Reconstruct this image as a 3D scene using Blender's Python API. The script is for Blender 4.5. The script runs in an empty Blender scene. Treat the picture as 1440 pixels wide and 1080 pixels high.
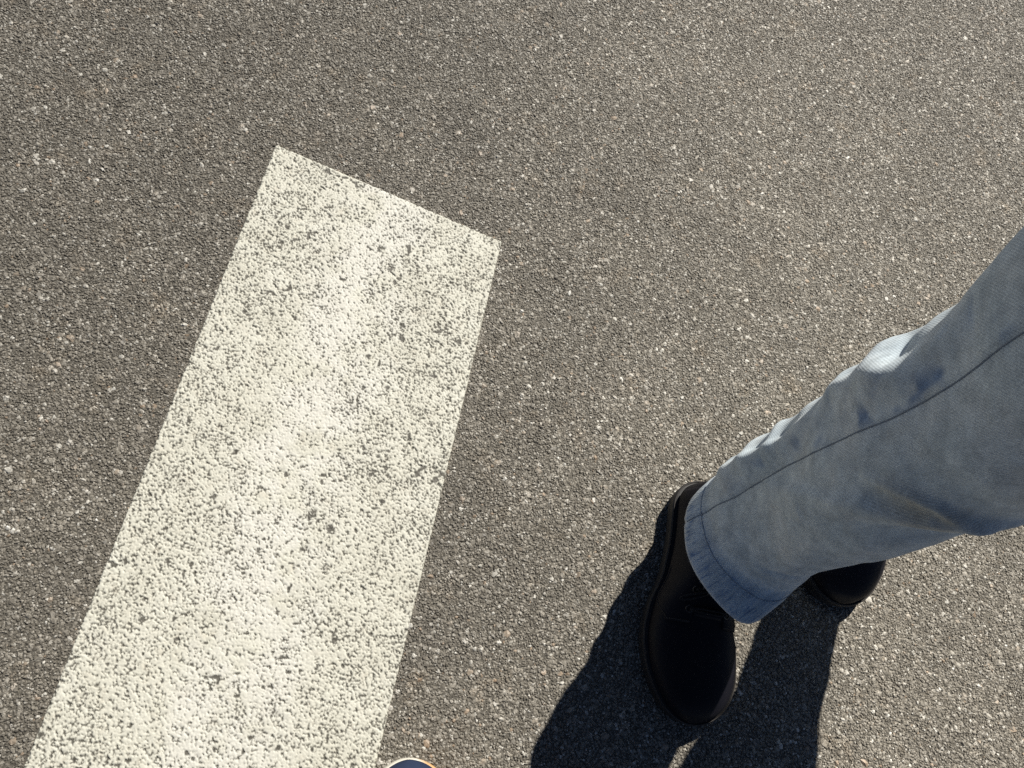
import bpy, bmesh, math, random
import numpy as np
from mathutils import Vector, Matrix

random.seed(7)
scene = bpy.context.scene
COL = scene.collection
R = math.radians

# ------------------------------------------------------------------ camera
CAM_H = 1.10
cam_data = bpy.data.cameras.new("camera")
cam_data.lens = 27.03
cam_data.sensor_width = 36.0
cam_data.clip_start = 0.02
cam_data.clip_end = 500.0
cam = bpy.data.objects.new("camera", cam_data)
COL.objects.link(cam)
cam.matrix_world = Matrix((
    (0.977417439, 0.0, -0.211317650, 0.0),
    (-0.073010006, 0.938419172, -0.337696603, 0.0),
    (0.198304535, 0.345498852, 0.917227264, CAM_H),
    (0, 0, 0, 1)))
scene.camera = cam

# ------------------------------------------------------------------ sky and sun
SUN_EL = R(46.5)
SUN_AZ = math.atan2(0.57, 0.82) + R(1.8)         # measured from +Y towards +X
SUN_DIR = Vector((math.sin(SUN_AZ) * math.cos(SUN_EL), math.cos(SUN_AZ) * math.cos(SUN_EL), math.sin(SUN_EL)))
world = bpy.data.worlds.new("World")
scene.world = world
world.use_nodes = True
wn = world.node_tree.nodes
wl = world.node_tree.links
wn.clear()
sky = wn.new("ShaderNodeTexSky")
sky.sky_type = 'NISHITA'
sky.sun_disc = False
sky.sun_elevation = SUN_EL
sky.sun_rotation = SUN_AZ
sky.altitude = 600
sky.air_density = 0.42
sky.dust_density = 0.1
bg = wn.new("ShaderNodeBackground")
bg.inputs["Strength"].default_value = 0.05
wo = wn.new("ShaderNodeOutputWorld")
wl.new(sky.outputs[0], bg.inputs[0])
wl.new(bg.outputs[0], wo.inputs[0])

sun_data = bpy.data.lights.new("sun", 'SUN')
sun_data.energy = 5.0
sun_data.angle = R(0.53)
sun_data.color = (1.0, 0.955, 0.87)
sun = bpy.data.objects.new("sun", sun_data)
COL.objects.link(sun)
sun.rotation_euler = SUN_DIR.to_track_quat('Z', 'Y').to_euler()
sun.location = SUN_DIR * 20

vs = scene.view_settings
vs.view_transform = 'Standard'
vs.look = 'None'
vs.exposure = 0.25
vs.gamma = 1.0
vs.use_curve_mapping = False
scene.render.engine = 'CYCLES'
scene.cycles.use_denoising = False
scene.cycles.max_bounces = 6
scene.cycles.diffuse_bounces = 3
scene.cycles.glossy_bounces = 2

# ------------------------------------------------------------------ helpers
def tag(o, label=None, cat=None, group=None, kind=None):
    if label: o["label"] = label
    if cat: o["category"] = cat
    if group: o["group"] = group
    if kind: o["kind"] = kind
    return o

def empty(name, loc=(0, 0, 0), rz=0.0):
    o = bpy.data.objects.new(name, None)
    o.empty_display_size = 0.1
    COL.objects.link(o)
    o.location = loc
    o.rotation_euler = (0, 0, rz)
    return o

def mesh_obj(name, verts, faces, mat, parent=None, smooth=True):
    me = bpy.data.meshes.new(name)
    me.from_pydata([tuple(map(float, v)) for v in verts], [], faces)
    me.validate(verbose=False)
    if smooth:
        me.polygons.foreach_set("use_smooth", [True] * len(me.polygons))
    o = bpy.data.objects.new(name, me)
    COL.objects.link(o)
    if mat: me.materials.append(mat)
    if parent: o.parent = parent
    return o

def grid_mesh_fast(name, co, ny, nx, mat, parent=None, smooth=True, keep=None):
    """co: (ny*nx,3) numpy array, quads built with foreach_set."""
    me = bpy.data.meshes.new(name)
    i = np.arange((ny - 1) * (nx - 1))
    r, c = i // (nx - 1), i % (nx - 1)
    a = r * nx + c
    q = np.stack([a, a + 1, a + nx + 1, a + nx], 1).astype(np.int32)
    if keep is not None: q = q[keep]
    n = len(q)
    me.vertices.add(len(co))
    me.vertices.foreach_set("co", co.astype(np.float32).ravel())
    me.loops.add(n * 4)
    me.loops.foreach_set("vertex_index", q.ravel())
    me.polygons.add(n)
    me.polygons.foreach_set("loop_start", np.arange(0, n * 4, 4, dtype=np.int32))
    me.polygons.foreach_set("loop_total", np.full(n, 4, dtype=np.int32))
    me.polygons.foreach_set("use_smooth", np.full(n, smooth))
    me.update(calc_edges=True)
    o = bpy.data.objects.new(name, me)
    COL.objects.link(o)
    me.materials.append(mat)
    if parent: o.parent = parent
    return o

def tube(name, pts, radius, mat, parent=None, nseg=8, closed=False):
    """a swept round tube through points"""
    P = [Vector(p) for p in pts]
    n = len(P)
    verts, faces = [], []
    prev = None
    for i in range(n):
        if closed: t = P[(i + 1) % n] - P[i - 1]
        else: t = P[min(i + 1, n - 1)] - P[max(i - 1, 0)]
        t.normalize()
        if prev is None:
            prev = t.orthogonal().normalized()
        prev = (prev - t * prev.dot(t)).normalized()
        b = t.cross(prev)
        r = radius[i] if isinstance(radius, (list, tuple)) else radius
        for k in range(nseg):
            a = 2 * math.pi * k / nseg
            verts.append(P[i] + prev * (math.cos(a) * r) + b * (math.sin(a) * r))
    m = n if closed else n - 1
    for i in range(m):
        for k in range(nseg):
            a = i * nseg + k; b_ = i * nseg + (k + 1) % nseg
            c = ((i + 1) % n) * nseg + (k + 1) % nseg; d = ((i + 1) % n) * nseg + k
            faces.append((a, b_, c, d))
    if not closed:
        faces.append(tuple(range(nseg))[::-1])
        faces.append(tuple((n - 1) * nseg + k for k in range(nseg)))
    return mesh_obj(name, verts, faces, mat, parent)

def hash2(ix, iy, seed):
    h = (ix.astype(np.int64) * 374761393 + iy.astype(np.int64) * 668265263 + seed * 974634721) & 0xFFFFFFFF
    h = ((h ^ (h >> 13)) * 1274126177) & 0xFFFFFFFF
    h = ((h ^ (h >> 16)) * 2246822519) & 0xFFFFFFFF
    return ((h ^ (h >> 15)) & 0xFFFFFF) / float(0xFFFFFF)

def vnoise(x, y, seed):
    ix, iy = np.floor(x), np.floor(y)
    fx, fy = x - ix, y - iy
    fx = fx * fx * (3 - 2 * fx); fy = fy * fy * (3 - 2 * fy)
    a = hash2(ix, iy, seed); b = hash2(ix + 1, iy, seed)
    c = hash2(ix, iy + 1, seed); d = hash2(ix + 1, iy + 1, seed)
    return (a * (1 - fx) + b * fx) * (1 - fy) + (c * (1 - fx) + d * fx) * fy

def fbm(x, y, seed, n=4):
    s, a, t = 0, 1.0, 0
    for k in range(n):
        s = s + a * vnoise(x * 2 ** k, y * 2 ** k, seed + k); t += a; a *= .55
    return s / t

def sstep(a, b, x):
    t = np.clip((x - a) / (b - a), 0, 1)
    return t * t * (3 - 2 * t)

# ------------------------------------------------------------------ materials
class NT:
    def __init__(self, name):
        self.m = bpy.data.materials.new(name)
        self.m.use_nodes = True
        self.t = self.m.node_tree
        self.n = self.t.nodes
        self.b = self.n["Principled BSDF"]
    def new(self, kind, **kw):
        nd = self.n.new(kind)
        for k, v in kw.items(): setattr(nd, k, v)
        return nd
    def link(self, a, b): self.t.links.new(a, b)
    def noise(self, vec, scale, detail=3, rough=.6):
        nd = self.new("ShaderNodeTexNoise")
        nd.inputs["Scale"].default_value = scale
        nd.inputs["Detail"].default_value = detail
        nd.inputs["Roughness"].default_value = rough
        if vec is not None: self.link(vec, nd.inputs["Vector"])
        return nd
    def ramp(self, fac, stops, interp='LINEAR'):
        nd = self.new("ShaderNodeValToRGB")
        nd.color_ramp.interpolation = interp
        el = nd.color_ramp.elements
        while len(el) < len(stops): el.new(0.5)
        for e, (p, c) in zip(el, stops):
            e.position = p
            e.color = (c, c, c, 1) if isinstance(c, (int, float)) else (*c, 1)
        self.link(fac, nd.inputs[0])
        return nd
    def mix(self, fac, a, b, blend='MIX'):
        nd = self.new("ShaderNodeMix", data_type='RGBA', blend_type=blend)
        for s, v in ((0, fac), (6, a), (7, b)):
            if hasattr(v, "is_linked"): self.link(v, nd.inputs[s])
            elif isinstance(v, (int, float)): nd.inputs[s].default_value = v if s == 0 else (v, v, v, 1)
            else: nd.inputs[s].default_value = (*v, 1)
        return nd.outputs[2]
    def math(self, op, a, b=0.0):
        nd = self.new("ShaderNodeMath", operation=op)
        for s, v in ((0, a), (1, b)):
            if hasattr(v, "is_linked"): self.link(v, nd.inputs[s])
            else: nd.inputs[s].default_value = v
        return nd.outputs[0]
    def bump(self, h, strength, dist):
        nd = self.new("ShaderNodeBump")
        nd.inputs["Strength"].default_value = strength
        nd.inputs["Distance"].default_value = dist
        self.link(h, nd.inputs["Height"])
        self.link(nd.outputs[0], self.b.inputs["Normal"])
        return nd
    def set(self, **kw):
        for k, v in kw.items(): self.b.inputs[k.replace("_", " ")].default_value = v

def plain(name, col, rough, spec=.5):
    m = NT(name)
    m.set(Base_Color=(*col, 1), Roughness=rough)
    m.b.inputs["Specular IOR Level"].default_value = spec
    return m

def glare_ramp(m, geo, col):
    """sun glare painted into the colour: darker left, paler right, in soft patches"""
    sx = m.new("ShaderNodeSeparateXYZ"); m.link(geo.outputs["Position"], sx.inputs[0])
    n = m.noise(geo.outputs["Position"], 2.2, 3)
    x = m.math('ADD', sx.outputs[0], m.math('MULTIPLY', m.math('SUBTRACT', n.outputs[0], .5), .9))
    f = m.ramp(m.math('MULTIPLY', m.math('ADD', x, .5), .6), [(0, .72), (.35, .80), (.80, 1.16)])
    return m.mix(1.0, col, f.outputs[0], 'MULTIPLY')

# asphalt binder between the stones, and the same road further off where stones and binder blend
def road_sheet(name, gain):
    m = NT(name)
    geo = m.new("ShaderNodeNewGeometry")
    vor = m.new("ShaderNodeTexVoronoi"); vor.inputs["Scale"].default_value = 210
    m.link(geo.outputs["Position"], vor.inputs["Vector"])
    nz = m.noise(geo.outputs["Position"], 9, 5)
    nf = m.noise(geo.outputs["Position"], 900, 2)
    c = m.ramp(vor.outputs["Color"], [(0, (.085, .076, .061)), (.6, (.135, .122, .099)), (.9, (.23, .21, .175)), (1, (.40, .375, .32))])
    c2 = m.mix(.45, c.outputs[0], m.ramp(nz.outputs[0], [(.3, (.095, .085, .068)), (.7, (.15, .136, .111))]).outputs[0])
    m.link(glare_ramp(m, geo, m.mix(1.0, c2, gain, 'MULTIPLY')), m.b.inputs["Base Color"])
    m.set(Roughness=.75)
    hgt = m.math('SUBTRACT', m.math('MULTIPLY', nf.outputs[0], .4), vor.outputs["Distance"])
    m.bump(hgt, .7, .0016)
    return m.m
MAT_ROAD = road_sheet('asphalt_binder', 1.0)
MAT_ROAD_FAR = road_sheet('asphalt_far', 1.35)

# aggregate stones
m = NT("asphalt_stone")
at = m.new("ShaderNodeAttribute", attribute_type='INSTANCER', attribute_name="tint")
geo = m.new("ShaderNodeNewGeometry")
nz = m.noise(geo.outputs["Position"], 7, 4)
nf = m.noise(geo.outputs["Position"], 480, 3)
warm = m.noise(geo.outputs["Position"], 16, 3)
c = m.ramp(at.outputs["Fac"], [(0, .008), (.012, (.124, .110, .088)), (.30, (.205, .185, .150)), (.60, (.285, .259, .214)), (.80, (.370, .340, .286)),
                               (.90, (.36, .275, .195)), (.925, (.44, .41, .355)), (.985, (.60, .575, .51)), (1, (.70, .68, .62))])
f = m.mix(1.0, c.outputs[0], m.ramp(nf.outputs[0], [(.25, .55), (.75, 1.45)]).outputs[0], 'MULTIPLY')
f = m.mix(1.0, f, m.ramp(nz.outputs[0], [(.3, .86), (.7, 1.12)]).outputs[0], 'MULTIPLY')
f = m.mix(m.ramp(warm.outputs[0], [(.58, 0.0), (.78, .5)]).outputs[0], f, m.mix(1.0, f, (1.18, 1.0, .80), 'MULTIPLY'))
m.link(glare_ramp(m, geo, f), m.b.inputs["Base Color"])
m.set(Roughness=.55)
m.b.inputs["Specular IOR Level"].default_value = .6
MAT_STONE = m.m

# road paint, worn through in the pits (attribute "wear" is where the paint is gone)
m = NT("worn_white_paint")
at = m.new("ShaderNodeAttribute", attribute_name="wear")
geo = m.new("ShaderNodeNewGeometry")
nz = m.noise(geo.outputs["Position"], 14, 4)
nf = m.noise(geo.outputs["Position"], 420, 3)
nr = m.noise(geo.outputs["Position"], 60, 3)
white = m.ramp(nz.outputs[0], [(.3, (.575, .56, .475)), (.5, (.62, .607, .52)), (.7, (.66, .648, .565))])
w2 = m.mix(m.ramp(nr.outputs[0], [(.56, 0.0), (.75, .35)]).outputs[0], white.outputs[0], (.50, .445, .35))
cl = m.new('ShaderNodeAttribute', attribute_name='clean')
w2 = m.mix(cl.outputs['Fac'], w2, (.70, .685, .63))
w3 = m.mix(1.0, w2, m.ramp(nf.outputs[0], [(.3, .86), (.7, 1.08)]).outputs[0], 'MULTIPLY')
dark = m.ramp(nf.outputs[0], [(.3, (.055, .052, .043)), (.7, (.16, .15, .125))])
m.link(m.mix(at.outputs["Fac"], w3, dark.outputs[0]), m.b.inputs["Base Color"])
m.set(Roughness=.6)
m.b.inputs["Specular IOR Level"].default_value = .35
MAT_PAINT = m.m

# denim
def denim(name, dark=1.0):
    m = NT(name)
    uv = m.new("ShaderNodeUVMap")
    co = uv.outputs[0]
    wear_at = m.new("ShaderNodeAttribute", attribute_name="fade")
    tw = m.new("ShaderNodeTexWave", wave_type='BANDS', bands_direction='DIAGONAL')
    tw.inputs["Scale"].default_value = 190
    tw.inputs["Distortion"].default_value = 1.2
    tw.inputs["Detail"].default_value = 1
    tw.inputs["Detail Scale"].default_value = 2
    flip = m.new('ShaderNodeMapping'); flip.inputs['Scale'].default_value = (-1, 1, 1); m.link(co, flip.inputs['Vector'])
    m.link(flip.outputs[0], tw.inputs["Vector"])
    big = m.noise(co, 9, 4)
    mid = m.noise(co, 42, 4, .7)
    fine = m.noise(co, 520, 3, .75)
    mp = m.new("ShaderNodeMapping"); mp.inputs["Scale"].default_value = (900, 120, 1)
    m.link(co, mp.inputs["Vector"])
    slub = m.noise(mp.outputs[0], 1, 3, .6)
    base = m.ramp(big.outputs[0], [(.30, (.49, .58, .64)), (.50, (.61, .69, .73)), (.72, (.72, .77, .78))])
    k = m.mix(1.0, base.outputs[0], m.ramp(mid.outputs[0], [(.3, .74), (.7, 1.16)]).outputs[0], 'MULTIPLY')
    k = m.mix(1.0, k, m.ramp(tw.outputs[0], [(.1, .90), (.9, 1.09)]).outputs[0], 'MULTIPLY')
    k = m.mix(1.0, k, m.ramp(fine.outputs[0], [(.3, .78), (.7, 1.22)]).outputs[0], 'MULTIPLY')
    k = m.mix(1.0, k, m.ramp(slub.outputs[0], [(.3, .88), (.7, 1.12)]).outputs[0], 'MULTIPLY')
    # fade attribute: 0.5 neutral, below = raw indigo, above = bleached
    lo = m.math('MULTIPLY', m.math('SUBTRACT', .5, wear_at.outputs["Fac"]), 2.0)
    hi = m.math('MULTIPLY', m.math('SUBTRACT', wear_at.outputs["Fac"], .5), 2.0)
    suv = m.new('ShaderNodeSeparateXYZ'); m.link(co, suv.inputs[0])
    hm = m.new('ShaderNodeMapping'); hm.inputs['Scale'].default_value = (150, 40, 1); hm.inputs['Rotation'].default_value = (0, 0, .5)
    m.link(co, hm.inputs['Vector'])
    rope = m.noise(hm.outputs[0], 1, 3, .65)
    band = m.ramp(suv.outputs[1], [(0, 1.0), (.011, 1.0), (.017, .15), (.024, .7), (.030, 0.0)])
    hemf = m.math('MULTIPLY', band.outputs[0], m.math('SUBTRACT', rope.outputs[0], .52))
    lo = m.math('ADD', lo, m.math('MULTIPLY', m.math('MAXIMUM', m.math('MULTIPLY', hemf, -1.0), 0.0), 7.0))
    hi = m.math('ADD', hi, m.ramp(suv.outputs[1], [(0, .8), (.0018, .6), (.0034, 0.0)]).outputs[0])
    hi = m.math('ADD', hi, m.math('MULTIPLY', m.math('MAXIMUM', hemf, 0.0), 3.5))
    lo = m.math('MINIMUM', lo, 1.0); hi = m.math('MINIMUM', hi, .8)
    lo = m.math('MAXIMUM', lo, 0.0); hi = m.math('MAXIMUM', hi, 0.0)
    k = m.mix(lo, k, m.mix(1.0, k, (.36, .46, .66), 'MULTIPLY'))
    k = m.mix(hi, k, (.66, .69, .70))
    bounce_at = m.new("ShaderNodeAttribute", attribute_name="warm_bounce")  # warm light bounced off the ground, painted into the denim colour
    k = m.mix(m.math('MULTIPLY', bounce_at.outputs["Fac"], .75), k, m.mix(1.0, k, (1.0, .80, .58), 'MULTIPLY'))
    m.link(m.mix(1.0, k, dark, 'MULTIPLY'), m.b.inputs["Base Color"])
    m.set(Roughness=.85)
    m.b.inputs["Specular IOR Level"].default_value = .2
    m.b.inputs["Sheen Weight"].default_value = .12
    m.bump(m.math('ADD', m.math('MULTIPLY', tw.outputs[0], .6), fine.outputs[0]), .22, .0005)
    return m.m
MAT_DENIM = denim("faded_denim")
MAT_SEAM = plain("indigo_seam", (.26, .30, .35), .9, .1).m
MAT_THREAD = plain("denim_thread", (.34, .37, .40), .8, .2).m

def leather(name, col, rough, scale=700, bstr=.25, spec=.35):
    m = NT(name)
    tc = m.new("ShaderNodeTexCoord")
    nz = m.noise(tc.outputs["Object"], scale, 3)
    big = m.noise(tc.outputs["Object"], 25, 4)
    k = m.mix(big.outputs[0], tuple(x * .7 for x in col), tuple(x * 1.5 for x in col))
    m.link(k, m.b.inputs["Base Color"])
    m.link(m.ramp(big.outputs[0], [(.3, rough - .06), (.7, rough + .1)]).outputs[0], m.b.inputs["Roughness"])
    m.bump(nz.outputs[0], bstr, .0006)
    m.b.inputs['Specular IOR Level'].default_value = spec
    return m.m
MAT_BLACK = leather("black_leather", (.0052, .0050, .0085), .55, spec=.22)
MAT_RUBBER = leather("black_rubber", (.022, .021, .021), .55, 900, .4)
MAT_LACE = plain("black_lace", (.012, .012, .014), .75, .3).m
MAT_EYELET = plain("black_eyelet", (.07, .065, .06), .3, .6); MAT_EYELET.set(Metallic=.7); MAT_EYELET = MAT_EYELET.m
MAT_STITCH = plain("dark_thread", (.05, .045, .042), .7, .3).m
MAT_SOCK = plain("dark_sock", (.02, .02, .022), .95, .1).m
MAT_SKIN = plain("skin", (.42, .26, .19), .55, .4); MAT_SKIN.b.inputs["Subsurface Weight"].default_value = .05; MAT_SKIN = MAT_SKIN.m
MAT_JACKET = plain("dark_cloth", (.035, .037, .042), .9, .2).m
MAT_TROUSERS = plain("charcoal_cloth", (.05, .05, .055), .9, .2).m
MAT_HAIR = plain("dark_hair", (.02, .014, .01), .5, .4).m
MAT_NAVY = leather("navy_suede", (.016, .026, .060), .8, 500, .3)
MAT_BLUE = leather("blue_mesh", (.075, .13, .30), .8, 800, .5)
m = NT("cream_sole")
tc = m.new("ShaderNodeTexCoord")
nz = m.noise(tc.outputs["Object"], 35, 4)
sx = m.new("ShaderNodeSeparateXYZ"); m.link(tc.outputs["Object"], sx.inputs[0])
tanm = m.ramp(m.math('ADD', m.math('MULTIPLY', sx.outputs[0], 22.0), m.math('MULTIPLY', nz.outputs[0], .5)), [(.45, 0.0), (.75, 1.0)])
m.link(m.mix(tanm.outputs[0], (.72, .68, .58), (.62, .36, .16)), m.b.inputs["Base Color"])
m.set(Roughness=.6)
MAT_CREAM = m.m

# ------------------------------------------------------------------ the road
# stripe corners on the ground (square-cut end, then the two long edges)
S_A = np.array([-0.1123, 0.8248]); S_B = np.array([0.2553, 0.6584])
S_C = np.array([-0.3715, -0.0770]); S_D = np.array([0.0369, -0.1155])

ZR = -.0015
road_pts = [(-60, -60, ZR), (60, -60, ZR), (60, 60, ZR), (-60, 60, ZR), (-1.19, -.54, ZR), (1.94, -.54, ZR), (1.94, 1.74, ZR), (-1.19, 1.74, ZR)]
road = mesh_obj("road", road_pts, [(4, 5, 6, 7), (0, 1, 5, 4), (1, 2, 6, 5), (2, 3, 7, 6), (3, 0, 4, 7)], MAT_ROAD, None, False)
road.data.materials.append(MAT_ROAD_FAR)
for k in range(1, 5): road.data.polygons[k].material_index = 1
tag(road, "grey brown asphalt road surface in full sun", kind="structure")

def in_stripe(x, y, grow=0.0):
    """signed inside test for the painted stripe (True inside)"""
    def side(p, q):
        d = q - p; d = d / np.linalg.norm(d)
        return (x - p[0]) * d[1] - (y - p[1]) * d[0]
    return (side(S_A, S_B) > -grow) & (side(S_B, S_D) > -grow) & (side(S_A, S_C) < grow)

def build_aggregate():
    rng = np.random.default_rng(11)
    x0, x1, y0, y1 = -1.30, 2.05, -0.65, 1.85
    sp = 0.0031
    nx, ny = int((x1 - x0) / sp), int((y1 - y0) / sp)
    gx, gy = np.meshgrid(np.arange(nx), np.arange(ny))
    x = x0 + (gx + (gy % 2) * .5 + rng.uniform(-.5, .5, gx.shape)) * sp
    y = y0 + (gy + rng.uniform(-.5, .5, gx.shape)) * sp
    x, y = x.ravel(), y.ravel()
    # thin out towards the rim of the patch that can be seen from near the camera
    rim = np.minimum(np.minimum(x - x0, x1 - x), np.minimum(y - y0, y1 - y))
    keep = rng.random(x.shape) < np.clip(rim / .22, 0, 1)
    x, y = x[keep], y[keep]
    n = len(x)
    rad = np.clip(.00170 * np.exp(rng.normal(0, .40, n)), .0008, .0050)
    big = rng.random(n) < .0035
    rad[big] = rng.uniform(.0045, .0068, big.sum())
    flat = rng.uniform(.55, .95, n)
    asp = rng.uniform(.75, 1.2, n)
    top = rng.normal(-.0002, .00034, n)
    # slight undulation, and a few missing stones
    top += (fbm(x * 60, y * 60, 5, 3) - .5) * .0010 + (fbm(x * 150, y * 150, 6, 2) - .5) * .0008
    rz = rad * flat
    z = top - rz * .82
    ins = in_stripe(x, y, .0005)
    z[ins] -= .0012
    tint = .02 + rng.beta(2.0, 2.4, n) * .86
    light = rng.random(n)
    tint = np.where(light > .935, rng.uniform(.93, .985, n), tint)
    tint = np.where(light > .992, rng.uniform(.985, 1.0, n), tint)
    tint = np.where((light > .912) & (light < .922), .90, tint)
    tint[big] = rng.uniform(.6, .98, big.sum())
    scl = np.stack([rad * asp, rad / asp, rz], 1)
    rot = np.stack([rng.uniform(-.40, .40, n), rng.uniform(-.40, .40, n), rng.uniform(0, 6.283, n)], 1)
    # a few single stones, and dark pits painted as black stones: x, y, radius, tint
    own = STONES_AND_PITS
    co = np.stack([x, y, z], 1)
    if own:
        o = np.array(own)
        d = np.min((x[:, None] - o[None, :, 0]) ** 2 + (y[:, None] - o[None, :, 1]) ** 2 - (o[None, :, 2] * .9) ** 2, axis=1)
        k = d > 0
        co, scl, rot, tint = co[k], scl[k], rot[k], tint[k]
        oc = np.stack([o[:, 0], o[:, 1], -o[:, 2] * .35 + .0002], 1)
        osl = np.stack([o[:, 2] * 1.15, o[:, 2] * .85, o[:, 2] * .5], 1)
        co = np.concatenate([co, oc]); scl = np.concatenate([scl, osl])
        rot = np.concatenate([rot, np.stack([np.zeros(len(o)), np.zeros(len(o)), o[:, 0] * 50], 1)])
        tint = np.concatenate([tint, o[:, 3]])
    n = len(co)
    me = bpy.data.meshes.new("asphalt_aggregate")
    me.vertices.add(n)
    me.vertices.foreach_set("co", co.astype(np.float32).ravel())
    for nm, typ, key, arr in (("scl", 'FLOAT_VECTOR', "vector", scl), ("rot", 'FLOAT_VECTOR', "vector", rot), ("tint", 'FLOAT', "value", tint)):
        a = me.attributes.new(nm, typ, 'POINT')
        a.data.foreach_set(key, arr.astype(np.float32).ravel())
    o = bpy.data.objects.new("asphalt_aggregate", me)
    COL.objects.link(o)
    me.materials.append(MAT_STONE)
    tag(o, "small grey and pale stones of the asphalt surface", kind="stuff")
    ng = bpy.data.node_groups.new("scatter_stones", "GeometryNodeTree")
    ng.interface.new_socket("Geometry", in_out='INPUT', socket_type='NodeSocketGeometry')
    ng.interface.new_socket("Geometry", in_out='OUTPUT', socket_type='NodeSocketGeometry')
    N, L = ng.nodes, ng.links
    gi, go = N.new("NodeGroupInput"), N.new("NodeGroupOutput")
    g2i = N.new("GeometryNodeGeometryToInstance")
    for s in range(9):
        ico = N.new("GeometryNodeMeshIcoSphere")
        ico.inputs["Radius"].default_value = 1.0
        ico.inputs["Subdivisions"].default_value = 2 if s < 5 else 1
        sp_ = N.new("GeometryNodeSetPosition")
        rv = N.new("FunctionNodeRandomValue"); rv.data_type = 'FLOAT_VECTOR'
        a = .20 if s < 5 else .30
        rv.inputs[0].default_value = (-a, -a, -a); rv.inputs[1].default_value = (a, a, a)
        rv.inputs["Seed"].default_value = s * 17 + 3
        L.new(ico.outputs[0], sp_.inputs["Geometry"])
        L.new(rv.outputs[0], sp_.inputs["Offset"])
        sm = N.new("GeometryNodeSetMaterial"); sm.inputs["Material"].default_value = MAT_STONE
        L.new(sp_.outputs[0], sm.inputs[0])
        L.new(sm.outputs[0], g2i.inputs[0])
    iop = N.new("GeometryNodeInstanceOnPoints")
    iop.inputs["Pick Instance"].default_value = True
    ri = N.new("FunctionNodeRandomValue"); ri.data_type = 'INT'
    ri.inputs[4].default_value = 0; ri.inputs[5].default_value = 8
    def attr(nm):
        nd = N.new("GeometryNodeInputNamedAttribute"); nd.data_type = 'FLOAT_VECTOR'
        nd.inputs["Name"].default_value = nm
        return nd.outputs[0]
    e2r = N.new("FunctionNodeEulerToRotation")
    L.new(attr("rot"), e2r.inputs[0])
    L.new(gi.outputs[0], iop.inputs["Points"])
    L.new(g2i.outputs[0], iop.inputs["Instance"])
    L.new([q for q in ri.outputs if q.enabled][0], iop.inputs["Instance Index"])
    L.new(e2r.outputs[0], iop.inputs["Rotation"])
    L.new(attr("scl"), iop.inputs["Scale"])
    L.new(iop.outputs[0], go.inputs[0])
    md = o.modifiers.new("scatter", 'NODES')
    md.node_group = ng
    return o

STONES_AND_PITS = [(-0.382, 0.949, 0.0052, 0.97), (-0.203, 1.021, 0.0046, 0.96), (-0.446, 1.009, 0.0042, 0.95), (-0.337, 0.831, 0.004, 0.97), (-0.3, 0.862, 0.0038, 0.93), (-0.477, 0.863, 0.0045, 0.94), (-0.46, 0.867, 0.0036, 0.99), (-0.161, 0.85, 0.0038, 0.97), (0.658, 0.793, 0.0055, 0.93), (0.859, 0.861, 0.0048, 0.94), (-0.366, 0.802, 0.003, 0.99), (-0.389, 0.798, 0.003, 0.99), (0.794, 0.049, 0.0058, 0.95), (0.789, 0.05, 0.003, 0.98), (0.982, 0.793, 0.0022, 0.0), (0.937, 0.926, 0.0022, 0.0), (1.041, 0.933, 0.002, 0.0), (0.698, 0.902, 0.002, 0.0), (0.724, 0.521, 0.0018, 0.0), (0.967, 0.571, 0.0045, 0.99), (0.812, 0.603, 0.0042, 0.9), (-0.303, 0.929, 0.002, 0.0), (-0.126, 1.041, 0.002, 0.0), (-0.287, 0.983, 0.002, 0.0), (0.728, -0.174, 0.006, 0.9), (0.512, 0.464, 0.0042, 0.96), (-0.213, 0.898, 0.002, 0.0), (1.055, 1.114, 0.004, 0.98), (0.919, 1.006, 0.0036, 0.98), (-0.313, 1.054, 0.003, 0.0), (-0.485, 0.758, 0.004, 0.9), (0.094, 0.86, 0.005, 0.9), (0.053, 0.916, 0.004, 0.96), (0.449, 0.945, 0.004, 0.94), (0.115, 0.119, 0.004, 0.9), (0.101, 0.139, 0.0035, 0.9), (0.801, 0.969, 0.004, 0.95), (0.103, -0.093, 0.005, 0.9)]
build_aggregate()

# ------------------------------------------------------------------ the painted stripe
def lump_field(x, y, cell, seed):
    ix, iy = np.floor(x / cell), np.floor(y / cell)
    best = np.full(x.shape, -1.0)
    sec = np.full(x.shape, -1.0)
    for dx in (-1, 0, 1):
        for dy in (-1, 0, 1):
            cx, cy = ix + dx, iy + dy
            px = (cx + hash2(cx, cy, seed)) * cell
            py = (cy + hash2(cx, cy, seed + 1)) * cell
            r = cell * (.55 + .65 * hash2(cx, cy, seed + 2))
            hh = .55 + .45 * hash2(cx, cy, seed + 3)
            v = hh - ((x - px) ** 2 + (y - py) ** 2) / (r * r)
            sec = np.maximum(sec, np.minimum(best, v))
            best = np.maximum(best, v)
    return best, sec

WORN_SPOTS = [(-0.0301, 0.7765, 0.0065), (-0.0415, 0.7841, 0.003), (-0.0904, 0.6686, 0.005), (-0.078, 0.6461, 0.004), (0.0019, 0.6277, 0.005), (0.0544, 0.6364, 0.007), (0.0707, 0.6009, 0.006), (-0.1467, 0.5785, 0.004), (-0.1337, 0.5643, 0.004), (-0.1505, 0.3649, 0.005), (-0.0206, 0.1891, 0.007), (-0.0449, 0.2148, 0.005), (-0.0297, 0.1362, 0.006), (-0.0583, 0.1644, 0.004), (-0.1551, 0.163, 0.003), (-0.2813, 0.1579, 0.006), (-0.2292, 0.1553, 0.005), (-0.2547, 0.0849, 0.005), (0.1577, 0.6105, 0.003), (-0.1372, 0.7422, 0.005), (-0.1772, 0.239, 0.005), (-0.0887, 0.0837, 0.004), (0.034, 0.295, 0.004), (-0.2101, 0.056, 0.005), (-0.1384, -0.0006, 0.005), (-0.015, 0.0429, 0.005)]

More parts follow.
